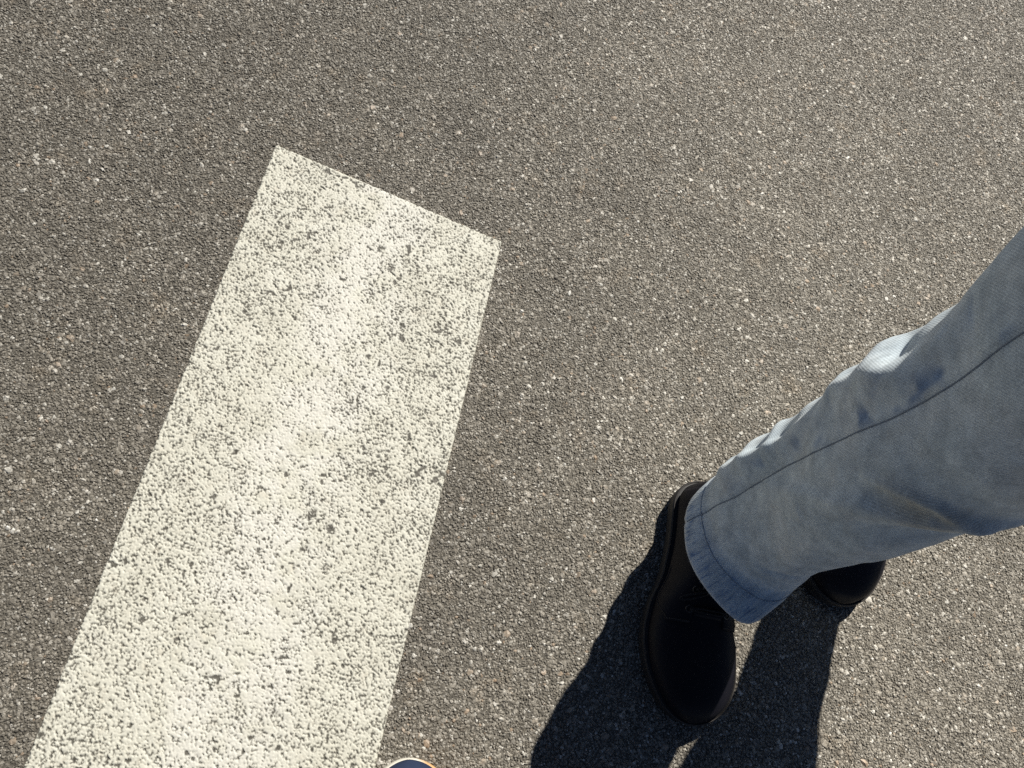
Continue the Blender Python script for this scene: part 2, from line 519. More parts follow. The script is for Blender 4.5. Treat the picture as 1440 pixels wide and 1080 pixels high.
def build_stripe():
    sp = .00105
    Lf, Lall = 1.07, 2.4
    dl = (S_C - S_A) / np.linalg.norm(S_C - S_A)
    dr = (S_D - S_B) / np.linalg.norm(S_D - S_B)
    s = np.concatenate([np.arange(0, Lf, sp), np.arange(Lf, Lall, .008)])
    nx = int(.40 / sp)
    t = np.linspace(0, 1, nx)
    S, T = np.meshgrid(s, t, indexing='ij')
    Lx, Ly = S_A[0] + dl[0] * S, S_A[1] + dl[1] * S
    Rx, Ry = S_B[0] + dr[0] * S, S_B[1] + dr[1] * S
    x = Lx + (Rx - Lx) * T
    y = Ly + (Ry - Ly) * T
    # edge wobble: less than 2 mm
    edge = np.minimum(T, 1 - T) * .39
    w = (fbm(x * 260, y * 260, 31, 3) - .5) * .0048
    h1, h1b = lump_field(x, y, .0033, 41)
    h2, _ = lump_field(x, y, .0020, 51)
    body = np.clip(h1, -.6, 1) * .62 + np.clip(h2, -.6, 1) * .38
    patch = fbm(x * 9, y * 9, 61, 3)           # thick and thin areas of paint
    mid = fbm(x * 55, y * 55, 71, 3)
    centre = np.exp(-((T - .50) / .22) ** 2)
    load = (patch - .5) * .16 + (mid - .5) * .48 + centre * (.18 + .5 * (fbm(x * 22, y * 22, 77, 3) - .5)) - .33     # more paint = fewer pits
    level = body + load * .62
    wear = 1 - sstep(.0, .34, level)
    deep = fbm(x * 120, y * 120, 81, 2)
    wear = np.maximum(wear, sstep(.80, .85, deep + (.5 - patch) * .15))
    rag = fbm(x * 420, y * 420, 91, 3)
    for px, py, r in WORN_SPOTS:
        near = (np.abs(x - px) < r * 2) & (np.abs(y - py) < r * 2)
        d = np.hypot(x[near] - px, y[near] - py) / r + (rag[near] - .5) * 2.2
        wear[near] = np.maximum(wear[near], 1 - sstep(.55, .95, d))
    fill = np.clip(.5 + load, 0, 1)
    z = .0004 + .0016 * sstep(-.5, 1.0, body) * (1 - .35 * fill) + .0007 * fill
    z = z - wear * .0010
    z += (fbm(x * 60, y * 60, 5, 3) - .5) * .0010
    lim = np.minimum(edge, S) + w
    z = np.where(lim < .0022, z * np.clip(lim / .0022, 0, 1) - .0012 * (lim < .0004), z)
    z[(T <= 0) | (T >= 1) | (S <= 0)] = -.004
    co = np.stack([x, y, z], -1).reshape(-1, 3)
    nyy, nxx = x.shape
    o = grid_mesh_fast("road_stripe", co, nyy, nxx, MAT_PAINT)
    o.data.flip_normals()
    a = o.data.attributes.new("wear", 'FLOAT', 'POINT')
    a.data.foreach_set("value", wear.astype(np.float32).ravel())
    clean = np.clip(np.exp(-((T - .50) / .17) ** 2) * (fbm(x * 26, y * 26, 78, 3) * 2.4 - .66), 0, .55)
    a = o.data.attributes.new("clean", 'FLOAT', 'POINT')
    a.data.foreach_set("value", clean.astype(np.float32).ravel())
    tag(o, "worn white painted stripe with a square end on the asphalt", "road marking")
    return o
build_stripe()

# ------------------------------------------------------------------ shoes
def interp(tab, s):
    xs = np.array([p[0] for p in tab]); ys = np.array([p[1] for p in tab])
    # smooth monotone cubic (pchip-like with finite differences)
    h = np.diff(xs); d = np.diff(ys) / h
    mm = np.zeros(len(xs))
    mm[0], mm[-1] = d[0], d[-1]
    for i in range(1, len(xs) - 1):
        mm[i] = 0 if d[i - 1] * d[i] <= 0 else 2 * d[i - 1] * d[i] / (d[i - 1] + d[i])
    s = np.asarray(s, float)
    i = np.clip(np.searchsorted(xs, s) - 1, 0, len(xs) - 2)
    u = np.clip((s - xs[i]) / h[i], 0, 1)
    return ((2 * u ** 3 - 3 * u ** 2 + 1) * ys[i] + (u ** 3 - 2 * u ** 2 + u) * h[i] * mm[i]
            + (-2 * u ** 3 + 3 * u ** 2) * ys[i + 1] + (u ** 3 - u ** 2) * h[i] * mm[i + 1])

class Shoe:
    """local frame: y from heel (0) to toe (L), x to the wearer's side, z up; side=+1 mirrors the outline"""
    OUT = [(0, 0), (.012, .30), (.05, .56), (.12, .69), (.25, .70), (.42, .80), (.58, 1.06), (.68, 1.12), (.78, 1.04), (.87, .85), (.94, .61), (.98, .35), (1, 0)]
    inset = .004
    INN = [(0, 0), (.012, .30), (.05, .55), (.12, .66), (.25, .64), (.42, .60), (.58, .76), (.70, .90), (.80, .92), (.88, .84), (.94, .66), (.98, .40), (1, 0)]
    def __init__(self, L, W, top, sole_h, side):
        self.L, self.W, self.top, self.sh, self.side = L, W, top, sole_h, side
    def hw(self, s, outer):
        # interpolate over the sweep angle so both ends come out round, not pointed
        tab = self.OUT if outer else self.INN
        ang = np.arccos(np.clip(1 - 2 * np.asarray(s, float), -1, 1))
        return interp([(math.acos(1 - 2 * a), b) for a, b in tab], ang) * self.W
    def outline(self, off, n=70):
        k = .5 - .5 * np.cos(np.linspace(0, math.pi, n))
        a = np.stack([-self.hw(k, True), k * self.L], 1)
        b = np.stack([self.hw(k, False), k * self.L], 1)[::-1][1:-1]
        p = np.concatenate([a, b])
        d = np.roll(p, -1, 0) - np.roll(p, 1, 0)
        nrm = np.stack([-d[:, 1], d[:, 0]], 1)
        nrm /= np.linalg.norm(nrm, axis=1)[:, None] + 1e-9
        q = p + nrm * off
        q[:, 0] *= self.side
        return q
    def surf(self, s, phi, off=0.0):
        """upper surface: s 0..1 heel to toe, phi 0 outer welt .. pi inner welt"""
        s = np.asarray(s, float); phi = np.asarray(phi, float)
        wo, wi = self.hw(s, True) - self.inset, self.hw(s, False) - self.inset
        wo, wi = np.maximum(wo, .0005), np.maximum(wi, .0005)
        h = interp(self.top, s)
        c, sn = np.cos(phi), np.sin(phi)
        p = np.interp(s, [0, .25, .5, .75, 1], [.55, .55, .72, .80, .80])
        q = np.interp(s, [0, .25, .5, .75, 1], [.80, .85, .88, .80, .72])
        x = -np.sign(c) * np.abs(c) ** p * np.where(c > 0, wo, wi)
        narrow = 1 - np.interp(s, [0, .15, .35, .55], [.25, .30, .28, 0.0]) * np.abs(sn) ** 1.2
        x = x * narrow
        z0 = self.sh - .003
        z = z0 + (h - z0) * np.abs(sn) ** q
        y = s * self.L
        # pull the ends in with height so heel and toe are rounded
        y = y + np.interp(s, [0, .06, .2], [.006, .003, 0]) * sn
        P = np.stack([x * self.side, y, z], -1)
        if off:
            e = 1e-3
            du = self.surf(np.clip(s + e, 0, 1), phi) - self.surf(np.clip(s - e, 0, 1), phi)
            dv = self.surf(s, phi + e) - self.surf(s, phi - e)
            nn = np.cross(du, dv)
            nn /= np.linalg.norm(nn, axis=-1)[..., None] + 1e-12
            nn = np.where(nn[..., 2:3] < 0, -nn, nn) if False else nn
            P = P + nn * off * self.flip(nn, P)
        return P
    def flip(self, nn, P):
        # outward: away from the shoe's inner axis
        c = np.stack([np.zeros(P.shape[:-1]), P[..., 1], np.full(P.shape[:-1], self.sh)], -1)
        return np.where(np.sum(nn * (P - c), -1, keepdims=True) > 0, 1.0, -1.0)

def ring_loft(name, rings, mat, parent, cap0=True, cap1=True):
    n = len(rings[0]); verts = []; faces = []
    for r in rings: verts += [tuple(p) for p in r]
    for i in range(len(rings) - 1):
        for k in range(n):
            faces.append((i * n + k, i * n + (k + 1) % n, (i + 1) * n + (k + 1) % n, (i + 1) * n + k))
    if cap0: faces.append(tuple(range(n))[::-1])
    if cap1: faces.append(tuple((len(rings) - 1) * n + k for k in range(n)))
    o = mesh_obj(name, verts, faces, mat, parent)
    bm = bmesh.new(); bm.from_mesh(o.data)
    bmesh.ops.recalc_face_normals(bm, faces=bm.faces)
    bm.to_mesh(o.data); bm.free()
    return o

def patch_on(sh, name, s_rng, phi_fn, mat, parent, off, ns=24, npf=24):
    """a raised leather panel lying on the upper: phi_fn(s) -> (phi0, phi1)"""
    ss = np.linspace(s_rng[0], s_rng[1], ns)
    top = []; 
    for s in ss:
        a, b = phi_fn(s)
        top.append(sh.surf(np.full(npf, s), np.linspace(a, b, npf), off))
    top = np.array(top)
    bot = np.array([sh.surf(np.full(npf, s), np.linspace(*phi_fn(s), npf), -.001) for s in ss])
    verts = np.concatenate([top.reshape(-1, 3), bot.reshape(-1, 3)])
    m0 = ns * npf
    faces = []
    for i in range(ns - 1):
        for k in range(npf - 1):
            a = i * npf + k
            faces.append((a, a + 1, a + npf + 1, a + npf))
    loop = [k for k in range(npf)] + [i * npf + npf - 1 for i in range(1, ns)] + [(ns - 1) * npf + k for k in range(npf - 2, -1, -1)] + [i * npf for i in range(ns - 2, 0, -1)]
    for i in range(len(loop)):
        a, b = loop[i], loop[(i + 1) % len(loop)]
        faces.append((a, b, b + m0, a + m0))
    o = mesh_obj(name, verts, faces, mat, parent)
    bm = bmesh.new(); bm.from_mesh(o.data)
    bmesh.ops.recalc_face_normals(bm, faces=bm.faces)
    bm.to_mesh(o.data); bm.free()
    return o

DERBY_TOP = [(0, .083), (.05, .094), (.15, .100), (.30, .100), (.42, .098), (.52, .087), (.62, .075), (.72, .069), (.82, .0665), (.90, .062), (.96, .053), (1, .036)]

def build_upper(sh, name, mat, parent, ns=60, npf=40):
    ss = .5 - .5 * np.cos(np.linspace(0, math.pi, ns)); ss[0], ss[-1] = .0008, .9992
    ph = np.linspace(0, math.pi, npf)
    rows = np.array([sh.surf(np.full(npf, s), ph) for s in ss])
    # walking creases across the vamp
    verts = rows.reshape(-1, 3).copy()
    S = np.repeat(ss, npf); PH = np.tile(ph, ns)
    cr = 0
    for s0, am in ((.585, .0012), (.625, .0016), (.66, .0010)):
        cr = cr + am * np.exp(-((S - s0 - .012 * np.cos(2 * PH)) / .010) ** 2)
    verts[:, 2] -= cr * np.sin(PH) ** 2
    faces = []
    for i in range(ns - 1):
        for k in range(npf - 1):
            a = i * npf + k
            faces.append((a, a + 1, a + npf + 1, a + npf))
    faces.append(tuple(range(npf))[::-1]); faces.append(tuple((ns - 1) * npf + k for k in range(npf)))
    o = mesh_obj(name, verts, faces, mat, parent)
    bm = bmesh.new(); bm.from_mesh(o.data)
    bmesh.ops.recalc_face_normals(bm, faces=bm.faces)
    bm.to_mesh(o.data); bm.free()
    return o

def place(o, loc, rz):
    o.location = loc; o.rotation_euler = (0, 0, rz)

def derby(parent, heel, toe, side):
    heel, toe = Vector(heel), Vector(toe)
    L = (toe - heel).length
    rz = math.atan2(-(toe - heel).x, (toe - heel).y)
    sh = Shoe(L, .067, DERBY_TOP, .034, side)
    up = build_upper(sh, "shoe", MAT_BLACK, parent)
    place(up, (heel.x, heel.y, 0), rz)
    prof = [(-.0045, .0012), (-.001, .004), (.0006, .010), (-.0002, .014), (-.0016, .0155), (.0008, .017), (.0012, .024), (.0002, .0262),
            (-.0010, .0270), (.0022, .0280), (.0026, .0318), (.0012, .0336), (-.006, .0340)]
    rings = []
    for off, z in prof:
        q = sh.outline(off)
        rings.append(np.concatenate([q, np.full((len(q), 1), z)], 1))
    ring_loft("sole", rings, MAT_RUBBER, up)
    q = sh.outline(.0006, 120)
    tube("welt_thread", [(p[0], p[1], .0342) for p in q], .0007, MAT_STITCH, up, 6, True)
    # quarters with the two lace facings
    def quarter(sgn):
        def f(s):
            # inner edge of the facing runs up to the throat, front edge rounded
            t = (s - .06) / (.63 - .06)
            front = sstep(.80, 1.0, np.array(t))
            lo = .12 + .55 * float(front) ** 1.6
            hi = 1.36 - .10 * float(front)
            return (lo, hi) if sgn < 0 else (math.pi - lo, math.pi - hi)
        return f
    for sgn in (-1, 1):
        patch_on(sh, "quarter", (.06, .63), quarter(sgn), MAT_BLACK, up, .0022, 40, 24)
    # stitching along the facing front edge
    for sgn in (-1, 1):
        f = quarter(sgn)
        pts = [sh.surf(np.array(s), np.array(f(s)[0] + (.05 if sgn < 0 else -.05)), .0026) for s in np.linspace(.40, .622, 26)]
        pts += [sh.surf(np.array(.622), np.array(v), .0026) for v in np.linspace(f(.622)[0], f(.622)[1], 14)[1:]]
        tube("facing_thread", pts, .0005, MAT_STITCH, up, 5)
    # tongue
    patch_on(sh, "tongue", (.36, .60), lambda s: (1.30, math.pi - 1.30), MAT_BLACK, up, .0012, 20, 10)
    # eyelets and laces, two pairs
    for s0 in (.50, .575):
        ends = []
        for sgn in (-1, 1):
            ph = 1.20 if sgn < 0 else math.pi - 1.20
            c0 = Vector(sh.surf(np.array(s0), np.array(ph), .0026))
            c1 = Vector(sh.surf(np.array(s0 + .01), np.array(ph), .0026))
            c2 = Vector(sh.surf(np.array(s0), np.array(ph + .05), .0026))
            e1 = (c1 - c0).normalized(); e2 = (c2 - c0); e2 = (e2 - e1 * e2.dot(e1)).normalized()
            tube("eyelet", [c0 + e1 * (.0044 * math.cos(a)) + e2 * (.0044 * math.sin(a)) for a in np.linspace(0, 2 * math.pi, 15)[:-1]], .0010, MAT_EYELET, up, 6, True)
            ends.append(ph)
        for d in (-.010, .004):
            pts = [sh.surf(np.array(s0 + d * (1 - ((v - math.pi / 2) / .37) ** 2)), np.array(v), .0034 + .0015 * (1 - ((v - math.pi / 2) / .37) ** 2)) for v in np.linspace(ends[0], ends[1], 16)]
            tube("lace", pts, .0018, MAT_LACE, up, 7)
    # bow loops falling to either side of the knot
    k0 = sh.surf(np.array(.49), np.array(math.pi / 2), .006)
    for sgn in (-1, 1):
        pts = []
        for a in np.linspace(0, 1, 22):
            ph = math.pi / 2 + sgn * .62 * math.sin(math.pi * a) 
            ss = .49 + .075 * a * (1 - a) * 4 * (.4 + .6 * a)
            pts.append(sh.surf(np.array(ss), np.array(ph), .0055 + .004 * math.sin(math.pi * a)))
        tube("lace", pts, .0017, MAT_LACE, up, 7)
    return up, sh

# ------------------------------------------------------------------ the person
person = empty("person", (0.64, 0.2, 0))
tag(person, "person in faded light blue jeans and black lace-up shoes standing beside the stripe", "person")
PO = Vector(person.location)

# horizontal cross-sections of the right trouser leg: z, centre x, y, half depth (front to back), half width, direction of depth axis
NA = 252
def leg_sections(tab, zs):
    return {k: interp([(r[0], r[i]) for r in tab], zs) for i, k in enumerate(("z", "cx", "cy", "a", "b", "ang", "tilt", "point")) if i}

RIGHT = [ # z, cx, cy, half depth, half width, yaw of depth axis (rad, + towards +x), tilt (rise of the front), pointed front
    (.093, .532, .122, .100, .074, .214, .032, 1.11),
    (.130, .563, .152, .092, .076, .0, .016, .6),
    (.210, .571, .167, .092, .070, .06, .000, .35),
    (.290, .573, .171, .097, .070, .14, 0, .12),
    (.370, .575, .177, .104, .074, .22, 0, .0),
    (.450, .590, .188, .104, .080, .26, 0, .0),
    (.530, .609, .195, .107, .087, .26, 0, .0),
    (.620, .616, .212, .119, .095, .22, 0, .0),
    (.740, .625, .232, .132, .103, .12, 0, .0),
    (.840, .640, .250, .136, .107, .0, 0, .0)]
LEFT = [
    (.060, .774, .200, .088, .064, .02, .020, .5),
    (.13, .785, .212, .086, .060, .0, .010, .4),
    (.21, .803, .222, .082, .058, .0, 0, .2),
    (.37, .850, .240, .086, .052, .0, 0, .0),
    (.53, .876, .252, .096, .066, .0, 0, .0),
    (.68, .868, .258, .118, .086, .0, 0, .0),
    (.84, .834, .258, .134, .100, .0, 0, .0)]

def leg_surface(tab, nv, outer_sign, folds=None):
    """rows of points; angle index 0 is the outer side's back-to-front sweep. outer_sign -1: outer side is -x"""
    v = np.linspace(0, 1, nv)
    zs = tab[0][0] + (tab[-1][0] - tab[0][0]) * v
    sec = leg_sections(tab, zs)
    th = np.linspace(0, 2 * math.pi, NA, endpoint=False)   # 0: back (+y), pi/2: outer side, pi: front, 3pi/2: inner
    V, TH = np.meshgrid(v, th, indexing='ij')
    ex = 2.25
    c, s = np.cos(TH), np.sin(TH)
    den = (np.abs(c) ** ex + np.abs(s) ** ex) ** (1 / ex)
    c, s = c / den, s / den
    pt = sec["point"][:, None]
    front = np.clip(-c, 0, 1)
    s = s * (1 - .45 * pt * front ** 2)
    a, b = sec["a"][:, None], sec["b"][:, None]
    ca, sa = np.cos(sec["ang"])[:, None], np.sin(sec["ang"])[:, None]
    d1, d2 = a * c, b * s * outer_sign                    # depth, width
    x = sec["cx"][:, None] + d1 * sa + d2 * ca
    y = sec["cy"][:, None] + d1 * ca - d2 * sa
    z = zs[:, None] - sec["tilt"][:, None] * c
    P = np.stack([x, y, z], -1)
    # outward normals for folds
    dth = np.roll(P, -1, 1) - np.roll(P, 1, 1)
    dv = np.gradient(P, axis=0)
    nn = np.cross(dth, dv)
    nn /= np.linalg.norm(nn, axis=-1)[..., None] + 1e-12
    ctr = np.stack([np.broadcast_to(sec["cx"][:, None], x.shape), np.broadcast_to(sec["cy"][:, None], x.shape), z], -1)
    sg = np.sign(np.sum(nn * (P - ctr), -1))[..., None]
    nn = nn * sg
    if folds is not None:
        disp = folds(V, TH)
        P = P + nn * disp[..., None]
    return P, V, TH

def seg_fold(V, TH, pts, amp, w, one_sided=0.0):
    """ridge (amp>0) or valley (amp<0) along a polyline in (theta, v) space; w in metres"""
    X, Y = TH * .11, V * .78
    best = np.full(X.shape, 9.0); t_best = np.zeros(X.shape); sgn = np.zeros(X.shape)
    n = len(pts) - 1
    for i in range(n):
        ax, ay = pts[i][0] * .11, pts[i][1] * .78
        bx, by = pts[i + 1][0] * .11, pts[i + 1][1] * .78
        dx, dy = bx - ax, by - ay
        l2 = dx * dx + dy * dy
        t = np.clip(((X - ax) * dx + (Y - ay) * dy) / l2, 0, 1)
        d = np.hypot(X - ax - t * dx, Y - ay - t * dy)
        cr = (X - ax) * dy - (Y - ay) * dx
        k = d < best
        best = np.where(k, d, best); t_best = np.where(k, (i + t) / n, t_best); sgn = np.where(k, np.sign(cr), sgn)
    fade = np.sin(np.pi * np.clip(t_best, .0, 1)) ** .6
    ww = np.where(sgn > 0, w * (1 + one_sided), w * (1 - min(one_sided, .8))) if one_sided else w
    return amp * np.exp(-(best / ww) ** 2) * fade

def wrap_noise(V, TH, ku, kv, seed, n=3):
    # periodic in theta by sampling on a circle projected to two planes
    return .5 * (fbm(np.cos(TH) * ku + 10, V * kv, seed, n) + fbm(np.sin(TH) * ku + 20, V * kv + 5, seed + 9, n)) - .5

def right_folds(V, TH):
    d = wrap_noise(V, TH, 1.6, 7, 301) * .012 + wrap_noise(V, TH, 4, 16, 311) * .004
    # drapes down the back of the leg that catch the sun
    for pts, amp, w in (([(1.00, .38), (1.30, .48), (1.42, .54), (1.30, .66)], .015, .021),
                        ([(.92, .05), (1.10, .17), (1.24, .28), (1.14, .41)], .015, .017),
                        ([(.10, .06), (.80, .085), (1.32, .115)], .0052, .013),
                        ([(.10, .125), (.80, .140), (1.30, .185)], .0048, .014),
                        ([(.10, .195), (.90, .225), (1.34, .260)], .0056, .013),
                        ([(.10, .285), (.90, .300), (1.30, .345)], .0036, .015),
                        ([(.10, .375), (.90, .395), (1.32, .455)], .0062, .016),
                        ([(.10, .455), (1.00, .475), (1.40, .52)], .0092, .018),
                        ([(.10, .545), (1.00, .560), (1.32, .62)], .0038, .017),
                        ([(.60, .51), (1.28, .53)], -.004, .008)):
        d = d + seg_fold(V, TH, pts, amp, w)
    ds = (TH - interp([(0, 1.28), (.044, 1.31), (.127, 1.42), (.258, 1.46), (.384, 1.61), (.537, 1.76), (.624, 1.76), (1, 1.74)], V)) * .11
    d = d - .0016 * np.exp(-(ds / .0035) ** 2) + .0010 * np.exp(-((ds + .006) / .005) ** 2) * (.4 + vnoise(V * 60, V * 0, 331))
    # the knee fabric overhanging the shin
    d = d + seg_fold(V, TH, [(1.50, .20), (2.02, .345), (2.39, .437), (2.80, .502), (3.25, .533), (3.7, .55)], .013, .017, .45)
    d = d + seg_fold(V, TH, [(2.05, .305), (2.5, .395), (2.95, .46), (3.4, .49)], -.009, .022)
    d = d + .0013 * (1 - sstep(.019, .023, V * .75))
    d = d + seg_fold(V, TH, [(2.35, .10), (2.75, .12), (3.3, .135)], -.004, .008)
    d = d + seg_fold(V, TH, [(2.1, .45), (2.51, .507), (2.69, .524), (2.99, .529), (3.3, .533)], .008, .007)
    d = d + seg_fold(V, TH, [(2.0, .56), (2.6, .61), (3.2, .62)], .005, .03)
    d = d + seg_fold(V, TH, [(2.3, .05), (2.6, .16), (2.5, .30)], .004, .018)
    d = d + seg_fold(V, TH, [(1.7, .03), (2.0, .12), (2.2, .24)], -.004, .014)
    return d

def left_folds(V, TH):
    return wrap_noise(V, TH, 1.6, 7, 401) * .020 + wrap_noise(V, TH, 4, 16, 411) * .006

NV = 330
PR, VR, TR = leg_surface(RIGHT, NV, -1, right_folds)
PL, VL, TL = leg_surface(LEFT, NV, 1, left_folds)

def build_jeans():
    verts = np.concatenate([PR.reshape(-1, 3), PL.reshape(-1, 3)]) 
    base = NV * NA
    faces = []
    for off in (0, base):
        for i in range(NV - 1):
            for k in range(NA):
                a = off + i * NA + k; b = off + i * NA + (k + 1) % NA
                f = (a, b, b + NA, a + NA)
                faces.append(f if off == 0 else f[::-1])
    # pelvis: outer half (theta 0..pi) of each leg top becomes one ring; the inner halves are sewn together
    h = NA // 2
    rt, lt = (NV - 1) * NA, base + (NV - 1) * NA
    inner = list(range(h, NA)) + [0]
    for i in range(len(inner) - 1):
        faces.append((rt + inner[i], rt + inner[i + 1], lt + inner[i + 1], lt + inner[i]))
    ring = [rt + k for k in range(0, h + 1)] + [lt + k for k in range(h, -1, -1)]
    vlist = [tuple(v) for v in verts]
    cur = ring
    ctr0 = np.array([.735, .25])
    ring_xy = np.array([verts[i] for i in ring])
    for j, (z, sx, sy) in enumerate([(.88, .99, 1.0), (.93, .96, 1.0), (.98, .90, .96), (1.03, .82, .90), (1.045, .82, .90)]):
        new = []
        # ease from the leg-top outline towards an ellipse
        e = min(1.0, .25 * (j + 1))
        for q, i in enumerate(ring):
            p = ring_xy[q]
            ang = math.atan2(p[1] - ctr0[1], p[0] - ctr0[0])
            ell = np.array([ctr0[0] + .195 * math.cos(ang), ctr0[1] + .135 * math.sin(ang)])
            xy = (p[:2] * (1 - e) + ell * e - ctr0) * np.array([sx, sy]) + ctr0
            new.append(len(vlist)); vlist.append((xy[0], xy[1], z))
        n = len(ring)
        for q in range(n):
            faces.append((cur[q], cur[(q + 1) % n], new[(q + 1) % n], new[q]))
        cur = new
    vl = np.array(vlist) - np.array(PO)
    o = mesh_obj("jeans", vl, faces, MAT_DENIM, person)
    me = o.data
    # fabric coordinates (metres along the leg and around it)
    uvx = np.zeros((len(vlist), 2))
    for off, P, V, TH in ((0, PR, VR, TR), (base, PL, VL, TL)):
        uvx[off:off + base, 0] = (TH * .105).ravel()
        uvx[off:off + base, 1] = (V * .78).ravel()
    pel = np.array(vlist[2 * base:])
    if len(pel):
        uvx[2 * base:, 0] = np.arctan2(pel[:, 1] - .25, pel[:, 0] - .735) * .17; uvx[2 * base:, 1] = pel[:, 2]
    uv = me.uv_layers.new(name="UVMap")
    li = np.zeros(len(me.loops), dtype=np.int32); me.loops.foreach_get("vertex_index", li)
    uvl = uvx[li]
    # unwrap the seam of the angle so the texture does not run backwards in one column
    lt_ = np.zeros(len(me.polygons), dtype=np.int32); me.polygons.foreach_get("loop_start", lt_)
    for s0 in lt_:
        q = uvl[s0:s0 + 4, 0]
        if q.max() - q.min() > .3: uvl[s0:s0 + 4, 0] = np.where(q < .3, q + 2 * math.pi * .105, q)
    uv.data.foreach_set("uv", uvl.astype(np.float32).ravel())
    fade = np.full(len(vlist), .5)
    fade[:base] = fade_map(VR, TR).ravel()
    fade[base:2 * base] = fade_map(VL, TL).ravel()
    a = me.attributes.new("fade", 'FLOAT', 'POINT')
    a.data.foreach_set("value", fade.astype(np.float32))
    bnc = np.zeros(len(vlist)); bnc[:base] = bounce_map(VR, TR).ravel()
    a = me.attributes.new("warm_bounce", 'FLOAT', 'POINT')
    a.data.foreach_set("value", bnc.astype(np.float32))
    sd = o.modifiers.new("cloth", 'SOLIDIFY'); sd.thickness = .0016; sd.offset = -1
    return o

SEAM_PATH = [(0, 1.28), (.044, 1.31), (.127, 1.42), (.258, 1.46), (.384, 1.61), (.537, 1.76), (.624, 1.76), (1, 1.74)]
def seam_th(v): return interp(SEAM_PATH, v)
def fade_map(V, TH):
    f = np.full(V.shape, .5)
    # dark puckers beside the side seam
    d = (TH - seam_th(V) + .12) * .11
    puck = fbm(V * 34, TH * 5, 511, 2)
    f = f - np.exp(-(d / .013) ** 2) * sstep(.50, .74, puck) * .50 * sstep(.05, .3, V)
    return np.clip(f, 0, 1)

def bounce_map(V, TH):  # tan patches painted where ground bounce warms the front folds
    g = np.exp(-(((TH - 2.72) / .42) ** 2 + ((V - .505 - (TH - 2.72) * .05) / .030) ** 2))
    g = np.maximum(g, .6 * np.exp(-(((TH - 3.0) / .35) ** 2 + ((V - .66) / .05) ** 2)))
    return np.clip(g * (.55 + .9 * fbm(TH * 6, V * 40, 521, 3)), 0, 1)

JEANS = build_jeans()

def on_leg(P, th, v, off=0.0):
    k = (th % (2 * math.pi)) / (2 * math.pi) * NA
    i = v * (NV - 1)
    k0, i0 = int(math.floor(k)), min(int(math.floor(i)), NV - 2)
    fk, fi = k - k0, i - i0
    A = P[i0, k0 % NA] * (1 - fk) + P[i0, (k0 + 1) % NA] * fk
    B = P[i0 + 1, k0 % NA] * (1 - fk) + P[i0 + 1, (k0 + 1) % NA] * fk
    p = A * (1 - fi) + B * fi
    c = (P[i0].mean(0) * (1 - fi) + P[i0 + 1].mean(0) * fi)
    d = p - c; d[2] = 0; d /= np.linalg.norm(d)
    return Vector(p + d * off) - PO

for P in (PR, PL):
    tube("side_seam", [on_leg(P, float(seam_th(v)), v, .0003) for v in np.linspace(.004, .995, 160)], .0008, MAT_SEAM, JEANS, 6)
    tube("hem_thread", [on_leg(P, a, .030, .0002) for a in np.linspace(0, 2 * math.pi, 140)[:-1]], .0006, MAT_THREAD, JEANS, 5, True)

def fray():
    rng = random.Random(5)
    bm = bmesh.new()
    for k in range(70):
        a = rng.uniform(0, 2 * math.pi)
        p = on_leg(PR, a, .0005, 0); q = on_leg(PR, a + .02, .0005, 0); c = Vector(PR[0].mean(0)) - PO
        out = p - c; out.z = 0; out.normalize()
        ln = rng.uniform(.0015, .0055)
        d = (out * rng.uniform(-.1, .8) + Vector((0, 0, -1)) + (q - p).normalized() * rng.uniform(-.9, .9)).normalized()
        t = (q - p).normalized() * .00022
        vs_ = [bm.verts.new(p + t), bm.verts.new(p - t), bm.verts.new(p + out * .0004)]
        tip = bm.verts.new(p + d * ln)
        for i in range(3): bm.faces.new((vs_[i], vs_[(i + 1) % 3], tip))
    me = bpy.data.meshes.new("frayed_threads"); bm.to_mesh(me); bm.free()
    o = bpy.data.objects.new("frayed_threads", me); COL.objects.link(o)
    me.materials.append(MAT_THREAD); o.parent = JEANS
    tag(o, kind="stuff")
fray()

# shoes (world positions become positions under the person)
def under(p): return (p[0] - PO.x, p[1] - PO.y, 0)
derby(person, under((.535, .232, 0)), under((.456, -.098, 0)), -1)
derby(person, under((.802, .350, 0)), under((.722, .043, 0)), 1)

# body: one continuous skin, mostly inside the clothes
def skin_body(name, nodes, edges, mat, parent, root=0, sub=2):
    me = bpy.data.meshes.new(name)
    me.from_pydata([tuple(Vector(p) - PO) for p, r in nodes], edges, [])
    o = bpy.data.objects.new(name, me); COL.objects.link(o)
    o.parent = parent
    me.materials.append(mat)
    sk = o.modifiers.new("skin", 'SKIN'); sk.use_smooth_shade = True
    lay = me.skin_vertices[0].data if me.skin_vertices else None
    if lay is None:
        bm = bmesh.new(); bm.from_mesh(me); bm.verts.layers.skin.verify(); bm.to_mesh(me); bm.free()
        lay = me.skin_vertices[0].data
    for i, (p, r) in enumerate(nodes):
        lay[i].radius = (r, r) if isinstance(r, float) else r
        lay[i].use_root = (i == root)
    ss = o.modifiers.new("smooth", 'SUBSURF'); ss.levels = ss.render_levels = sub
    return o

